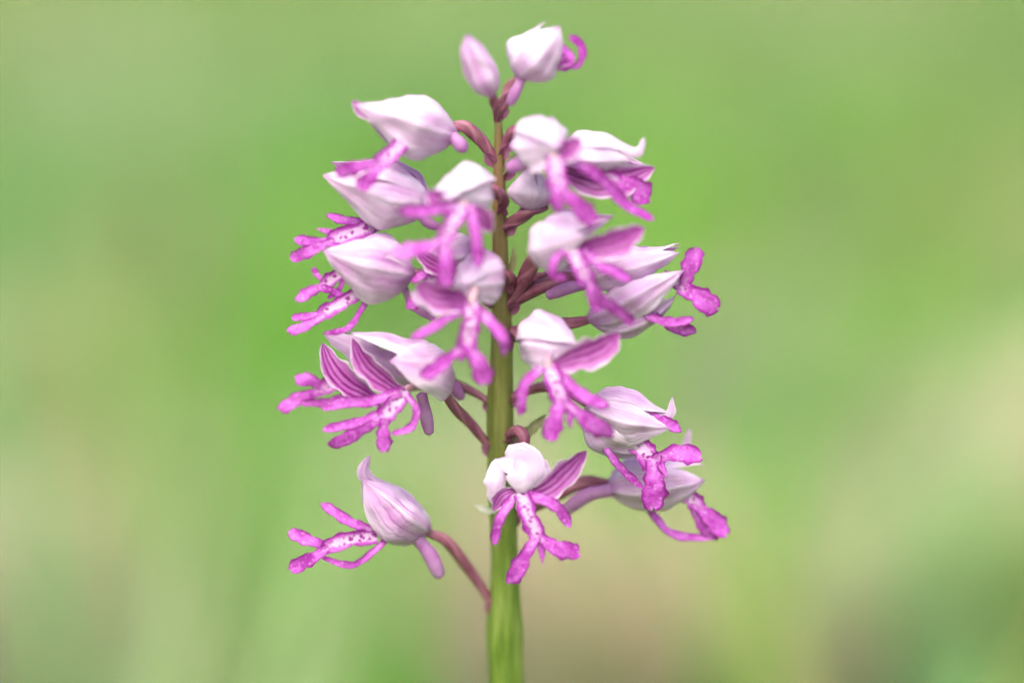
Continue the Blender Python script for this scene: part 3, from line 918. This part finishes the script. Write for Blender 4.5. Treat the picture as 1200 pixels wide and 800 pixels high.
# flower behind it, only its lip and spur clear of the other
flower((520, 438, 18), (425, 420, 26), hu=26, hd=30, w=28, tint=0.4,
       ovary=[(518, 440, 16), (548, 456, 10), (586, 478, 0)], ovr=5.5,
       spur=[(516, 440, 4), (530, 452, 2), (541, 466, 2)], spr=7.5,
       lip=dict(body=([(420, 446, 22), (392, 450, 14), (372, 457, 10)], 9),
                legs=[([(380, 454, 12), (364, 446, 10), (346, 444, 8)], 9), ([(378, 458, 10), (352, 466, 6), (327, 480, 4)], 9)],
                arms=[([(412, 462, 10), (385, 470, 4), (352, 473, 2)], 6)]))
# upper flower facing the lens, left of the stem
flower((566, 222, -44), (526, 236, -122), hu=34, hd=36, w=34, tint=0.15,
       sepals=[dict(th=8, phi=66, blunt=0.8, tipw=0.4, wide=0.8), dict(th=-98, phi=52, layer=1.8, tip=(512, 232, -112)), dict(th=92, phi=60, layer=1.8, tip=(545, 246, -120))],
       petals=[dict(pts=[(544, 248, -108), (524, 242, -116), (500, 224, -108)], w=15, cup=-0.5), dict(pts=[(544, 246, -100), (564, 254, -104), (576, 272, -98)], w=11, cup=-0.4)],
       ovary=[(566, 220, -42), (580, 224, -34), (590, 236, -14), (586, 248, 0)], ovr=8, column=([(545, 236, -104), (540, 248, -116)], 7),
       lip=dict(body=([(541, 240, -116), (530, 262, -128), (517, 286, -132)], 10),
                legs=[([(522, 280, -130), (494, 291, -134), (461, 296, -134)], 10), ([(520, 284, -132), (522, 308, -136), (521, 336, -134)], 12)],
                arms=[([(534, 242, -118), (504, 247, -126), (466, 246, -128)], 8), ([(550, 240, -116), (557, 272, -124), (561, 314, -124)], 8.5)],
                tooth=([(517, 286, -132), (508, 300, -132)], 4)))
# lower flower facing the lens, left of the stem
flower((578, 326, -40), (544, 338, -122), hu=36, hd=34, w=36, tint=0.55,
       sepals=[dict(th=0, phi=52, tint=0.6), dict(th=88, phi=62, layer=1.8, tip=(552, 348, -124)), dict(th=-92, phi=44, layer=1.6, tip=(520, 330, -112), opening=0.2)],
       petals=[dict(pts=[(552, 352, -112), (528, 350, -120), (508, 346, -118), (488, 332, -110)], w=18, cup=-0.4),
               dict(pts=[(545, 358, -108), (520, 360, -112), (500, 352, -108), (480, 342, -100)], w=10, outer=True)],
       ovary=[(578, 326, -38), (590, 322, -30), (600, 330, -12), (589, 342, 0)], ovr=8, column=([(556, 338, -106), (552, 356, -118)], 7),
       lip=dict(body=([(553, 352, -118), (551, 380, -128), (546, 412, -130)], 11),
                legs=[([(546, 404, -128), (520, 424, -132), (493, 442, -132)], 9), ([(550, 405, -130), (562, 428, -134), (568, 450, -132)], 13)],
                arms=[([(545, 360, -120), (516, 378, -128), (481, 397, -128)], 7), ([(560, 362, -120), (580, 382, -128), (590, 398, -130), (592, 416, -124)], 8.5)],
                tooth=([(543, 412, -130), (539, 424, -130)], 7)))
# upper flower facing the lens, right of the stem
flower((618, 168, -34), (654, 176, -116), hu=36, hd=30, w=32, tint=0.2,
       sepals=[dict(th=0, phi=62, blunt=0.8, tipw=0.4, wide=0.8), dict(th=-92, phi=60, layer=1.8, tip=(648, 184, -112), blunt=0.5), dict(th=90, phi=52, layer=1.8, tip=(664, 172, -112), opening=0.15)],
       petals=[dict(pts=[(648, 184, -104), (664, 176, -114), (682, 164, -108)], w=13, cup=-0.4), dict(pts=[(648, 186, -98), (634, 190, -100), (620, 200, -94)], w=9, outer=True)],
       ovary=[(622, 162, -30), (606, 154, -18), (596, 162, -6), (586, 182, 0)], ovr=7.5, column=([(648, 174, -100), (650, 188, -110)], 6.5),
       spur=[(646, 190, -76), (622, 189, -68), (597, 197, -56)], spr=9,
       lip=dict(body=([(650, 182, -110), (652, 204, -118), (658, 228, -122)], 12),
                legs=[([(656, 218, -122), (652, 232, -124), (654, 248, -122)], 9), ([(658, 220, -122), (676, 240, -126), (698, 262, -122)], 12)],
                arms=[([(660, 182, -110), (700, 205, -100), (732, 238, -88), (766, 257, -78)], 8.5)]))
# upper right flower pointing away from the stem
flower((652, 184, -24), (748, 182, -40), hu=30, hd=16, w=26, tint=0.1,
       sepals=[dict(th=0, phi=62, tip=(752, 180, -38), curl=0.0, hu=33, tipw=0.15), dict(th=88, phi=55, layer=1.8, tip=(742, 188, -42)), dict(th=-86, phi=50, layer=1.2, tip=(764, 198, -10))],
       petals=[dict(pts=[(716, 170, -40), (738, 179, -42), (750, 176, -42), (755, 161, -40)], w=6, outer=True, name='sepal_tip', cup=0.4),
               dict(pts=[(652, 198, -30), (692, 212, -42), (732, 210, -42), (767, 197, -34)], w=19, cup=-0.4)],
       ovary=[(652, 182, -20), (632, 176, -10), (612, 180, -4), (587, 205, 0)], ovr=7,
       spur=[(648, 176, -40), (622, 172, -36), (600, 171, -28)], spr=8,
       lip=dict(body=([(690, 200, -36), (712, 208, -42), (728, 214, -44)], 9),
                legs=[([(718, 208, -42), (742, 220, -46), (761, 234, -46)], 15)], arms=[([(700, 208, -36), (722, 226, -40), (740, 246, -40)], 6)]))
# small flower turned away, behind the spurs
flower((620, 246, -18), (626, 192, -14), hu=28, hd=28, w=26, tint=0.1, up=nrm(np.array([-0.2, 0.8, 0.6])),
       sepals=[dict(th=0, phi=60), dict(th=110, phi=70, layer=1.5), dict(th=-110, phi=70, layer=1.5)],
       ovary=[(640, 240, -6), (622, 246, -14), (604, 258, -10), (588, 268, 0)], ovr=9)
# right flower seen three-quarters, striped sepal spread to the right
flower((630, 290, -46), (708, 262, -104), hu=30, hd=34, w=34, tint=0.3,
       sepals=[dict(th=20, phi=62, tip=(716, 262, -108), curl=0.04), dict(th=100, phi=64, layer=1.8, tip=(690, 274, -116)), dict(th=-70, phi=50, layer=1.2, tip=(720, 254, -60))],
       petals=[dict(pts=[(672, 292, -98), (700, 290, -108), (728, 282, -106), (755, 267, -98)], w=17, cup=-0.4)],
       ovary=[(630, 292, -42), (622, 312, -26), (612, 334, -12), (594, 362, 0)], ovr=10, column=([(668, 284, -96), (668, 298, -108)], 6),
       lip=dict(body=([(670, 292, -108), (680, 312, -118), (692, 334, -120)], 10),
                legs=[([(688, 326, -120), (706, 350, -118), (722, 362, -112), (742, 379, -104)], 7.5), ([(690, 328, -120), (694, 346, -120), (704, 364, -116)], 9)],
                arms=[([(662, 294, -108), (649, 306, -114), (649, 322, -114), (664, 326, -108)], 6), ([(682, 294, -108), (712, 314, -114), (740, 328, -110)], 8.5)]))
# upper one of the two right-hand flowers
flower((684, 326, -12), (798, 290, -22), hu=20, hd=26, w=28, tint=0.3,
       sepals=[dict(th=0, phi=64, curl=0.03, tip=(797, 289, -22)), dict(th=92, phi=72, layer=1.8, tip=(796, 295, -26), blunt=0.4), dict(th=-92, phi=66, tip=(797, 289, -20))],
       ovary=[(684, 326, -12), (664, 326, -16), (636, 336, -16), (612, 348, -8), (590, 362, 0)], ovr=8.5,
       spur=[(690, 332, -26), (664, 338, -28), (642, 346, -24)], spr=7.5,
       lip=dict(body=([(776, 322, -30), (792, 330, -38), (804, 336, -42)], 8),
                legs=[([(800, 338, -42), (808, 318, -46), (815, 290, -44)], 12), ([(796, 336, -42), (818, 348, -50), (842, 362, -50)], 14)],
                tooth=([(802, 336, -44), (815, 334, -46)], 4)))
# lower one of the two right-hand flowers
flower((690, 374, -30), (802, 317, -50), hu=20, hd=34, w=36, tint=0.55,
       sepals=[dict(th=0, phi=62), dict(th=80, phi=60, layer=2.0, blunt=0.4), dict(th=128, phi=56, layer=0.5, tip=(792, 344, -36), blunt=0.6), dict(th=-95, phi=60)],
       ovary=[(692, 373, -30), (672, 378, -24), (640, 382, -14), (590, 388, 0)], ovr=7.5,
       lip=dict(body=([(735, 362, -44), (752, 362, -54), (764, 368, -58)], 6),
                legs=[([(760, 368, -56), (790, 382, -56), (816, 388, -52)], 8.5)],
                arms=[([(748, 360, -58), (768, 374, -64), (790, 377, -64), (813, 373, -60)], 6.5)]))
# centre right flower facing the lens
flower((616, 404, -44), (668, 408, -116), hu=40, hd=36, w=36, tint=0.25,
       sepals=[dict(th=12, phi=60, tip=(676, 404, -116), curl=-0.03), dict(th=-96, phi=56, layer=1.8, tip=(640, 420, -120)), dict(th=80, phi=46, layer=1.2, tip=(688, 408, -104))],
       petals=[dict(pts=[(648, 428, -106), (676, 420, -114), (702, 410, -112), (726, 390, -102)], w=18, cup=-0.45)],
       ovary=[(616, 402, -42), (606, 390, -28), (600, 392, -10), (589, 408, 0)], ovr=7.5, column=([(644, 418, -104), (642, 432, -114)], 6.5),
       lip=dict(body=([(643, 428, -114), (652, 452, -124), (663, 482, -128)], 11),
                legs=[([(656, 466, -126), (650, 490, -132), (643, 516, -130)], 12), ([(664, 474, -128), (690, 494, -132), (719, 510, -128)], 11.5)],
                arms=[([(634, 430, -114), (614, 452, -124), (610, 486, -122)], 7.5), ([(650, 432, -114), (678, 460, -124), (714, 476, -122)], 8.5)],
                tooth=([(667, 480, -128), (669, 503, -130)], 5.5)))
# lower right flower, helmet tip curled up
flower((688, 474, -30), (782, 492, -56), hu=26, hd=44, w=36, tint=0.35,
       sepals=[dict(th=5, phi=58, tip=(786, 488, -52), curl=0.02, hu=30, tipw=0.2), dict(th=84, phi=54, layer=2.0, tip=(787, 502, -62), blunt=0.4), dict(th=126, phi=58, layer=0.4, tip=(760, 528, -56), blunt=0.5), dict(th=-95, phi=60)],
       petals=[dict(pts=[(752, 478, -54), (772, 489, -54), (785, 485, -54), (788, 465, -52)], w=6, outer=True, name='sepal_tip', cup=0.4)],
       ovary=[(690, 474, -28), (664, 458, -20), (630, 454, -12), (588, 470, 0)], ovr=7,
       lip=dict(body=([(742, 516, -60), (756, 530, -70), (770, 546, -74)], 13),
                legs=[([(766, 538, -72), (766, 566, -78), (766, 597, -78)], 15.5), ([(766, 540, -72), (794, 530, -76), (822, 535, -74)], 12)],
                arms=[([(700, 506, -62), (714, 530, -72), (730, 551, -78), (754, 572, -78)], 5.5), ([(760, 486, -56), (778, 494, -60), (798, 504, -58)], 8.5)],
                tooth=([(774, 544, -76), (782, 560, -78)], 5)))
# lowest flower on the right, a little behind
flower((712, 570, 2), (826, 562, -6), hu=30, hd=34, w=32, tint=0.45,
       sepals=[dict(th=0, phi=60, tip=(826, 546, 0), blunt=0.3), dict(th=94, phi=72, layer=1.8, blunt=0.6), dict(th=-94, phi=64)],
       petals=[dict(pts=[(799, 540, 4), (804, 522, 6), (808, 502, 8)], w=4.5, outer=True)],
       ovary=[(714, 566, 2), (686, 564, 4), (656, 578, 4), (620, 596, 2), (590, 612, 0)], ovr=8.5,
       spur=[(716, 574, -8), (688, 580, -8), (662, 598, -4)], spr=9,
       lip=dict(body=([(796, 572, -10), (810, 584, -16), (822, 598, -18)], 10),
                legs=[([(816, 588, -18), (832, 606, -20), (852, 626, -20)], 13), ([(812, 596, -20), (822, 616, -20), (842, 631, -18)], 7)],
                arms=[([(752, 588, -4), (766, 603, -14), (784, 622, -20), (808, 629, -20), (842, 629, -18)], 6)]))
# lowest flower facing the lens, spotted lip over the stem
flower((606, 540, -34), (612, 572, -108), hu=36, hd=34, w=36, tint=0.15,
       sepals=[dict(th=4, phi=62, tip=(612, 566, -92), blunt=1.0, tipw=0.45, wide=0.85, hu=22, w=30)],
       petals=[dict(pts=[(607, 552, -40), (609, 544, -72), (614, 552, -98), (613, 577, -106)], w=25, cup=0.7, outer=True, shape='oval', name='sepal', wob=0.06),
               dict(pts=[(594, 548, -50), (586, 548, -74), (581, 564, -92), (578, 590, -92)], w=12, cup=0.7, outer=True, shape='oval', name='sepal', wob=0.06),
               dict(pts=[(622, 548, -50), (632, 546, -74), (636, 558, -92), (634, 574, -96)], w=10, cup=0.7, outer=True, shape='oval', name='sepal', wob=0.06),
               dict(pts=[(614, 580, -98), (640, 574, -108), (662, 556, -106), (687, 528, -98)], w=15, cup=-0.5),
               dict(pts=[(604, 574, -96), (590, 580, -104), (578, 598, -100)], w=9, cup=-0.5)],
       ovary=[(606, 536, -32), (614, 516, -36), (606, 505, -28), (588, 514, 0)], ovr=7.5, column=([(608, 566, -94), (609, 578, -104)], 5),
       lip=dict(body=([(610, 577, -106), (620, 604, -116), (633, 638, -120)], 10.5),
                legs=[([(628, 628, -120), (614, 654, -126), (597, 683, -124)], 10.5), ([(632, 630, -120), (654, 642, -126), (679, 648, -124)], 11.5)],
                arms=[([(602, 582, -106), (586, 606, -116), (579, 638, -114)], 7), ([(618, 579, -106), (648, 590, -116), (669, 617, -114)], 8)],
                tooth=([(634, 638, -120), (636, 660, -122)], 5)))
# lowest flower on the left, alone on its long curved ovary
flower((503, 622, -24), (424, 556, -40), hu=18, hd=50, w=32, tint=0.75,
       sepals=[dict(th=0, phi=70, tip=(422, 553, -40), hu=20, blunt=0.2, tipw=0.2), dict(th=-88, phi=74, layer=1.8, tip=(424, 560, -44), blunt=0.45), dict(th=88, phi=72, tip=(424, 560, -34), blunt=0.45)],
       petals=[dict(pts=[(452, 580, -38), (434, 566, -42), (426, 552, -42), (433, 534, -38)], w=9, outer=True, name='sepal_tip', cup=0.5)],
       ovary=[(500, 624, -22), (524, 634, -18), (548, 664, -8), (582, 716, 0)], ovr=7.5,
       spur=[(488, 630, -36), (504, 650, -36), (515, 674, -34)], spr=9,
       lip=dict(body=([(442, 628, -46), (410, 632, -56), (376, 642, -58)], 9.5),
                legs=[([(384, 640, -56), (362, 632, -58), (338, 624, -56)], 8.5), ([(384, 642, -60), (364, 654, -62), (340, 668, -62)], 9.5)],
                arms=[([(436, 622, -44), (406, 608, -44), (376, 590, -40)], 7.5), ([(454, 630, -44), (437, 646, -58), (412, 662, -64), (376, 652, -62)], 5)]))

# flower tucked in behind the two that face the lens, left of the stem
flower((556, 292, -4), (488, 304, -34), hu=26, hd=28, w=28, tint=0.75,
       sepals=[dict(th=0, phi=62), dict(th=-90, phi=68, layer=1.8, blunt=0.4), dict(th=90, phi=64)],
       petals=[dict(pts=[(530, 318, -44), (512, 312, -50), (488, 296, -46)], w=11)],
       ovary=[(556, 294, -4), (568, 298, -4), (587, 312, 0)], ovr=7,
       lip=dict(body=([(515, 318, -42), (505, 330, -50), (496, 342, -54)], 8),
                legs=[([(498, 338, -54), (488, 350, -58), (478, 362, -58)], 8), ([(500, 340, -54), (504, 354, -58), (512, 366, -56)], 7)],
                arms=[([(510, 320, -46), (496, 322, -50), (482, 330, -50)], 6)]))
# flower low in the spike, turned half away, right of the stem
flower((640, 322, 6), (704, 306, 30), hu=24, hd=26, w=26, tint=0.4,
       ovary=[(640, 322, 6), (618, 330, 4), (590, 344, 0)], ovr=7)

# pale bracts on the stem
def bract(pts, w, mat, face=VIEW):
    g = Geo()
    g.ribbon([P(*q) for q in pts], w, 'petal', face, -0.5, 1.4, None, 12, 7)
    g.build("bract", [M[mat]], orchid, ROOT, "tint")
bract([(588, 525, -8), (616, 508, -14), (640, 486, -12)], 7, 'bract')
bract([(586, 600, -12), (570, 597, -18), (556, 591, -18)], 3.6, 'bractw')
bract([(588, 205, -6), (598, 190, -16), (618, 172, -18)], 4, 'bract')
bract([(588, 330, -8), (600, 312, -14), (603, 290, -14)], 4, 'bract')

def basal_leaf(az, length, width):
    g = Geo()
    dx, dy = math.cos(az), math.sin(az)
    W0 = ROOT + np.array([0, 0, 0.004])
    pts_w = [W0, W0 + np.array([dx * .25, dy * .25, .45]) * length, W0 + np.array([dx * .6, dy * .6, .55]) * length, W0 + np.array([dx, dy, .3]) * length]
    V = []
    for p in pts_w:                       # world -> camera-aligned units
        q = (p - np.array([0, 0, HC])) / S
        V.append(np.array([q[0], q[1] * cp - q[2] * sp, q[1] * sp + q[2] * cp]))
    g.ribbon(V, width / S, 'petal', UP, -0.5, 8, None, 18, 9)
    g.build("leaf", [M['leaf']], orchid, ROOT, "tint")
for az, ln, wd in ((0.4, 0.10, 0.016), (1.9, 0.11, 0.017), (3.3, 0.09, 0.015), (4.7, 0.10, 0.016)):
    basal_leaf(az, ln, wd)
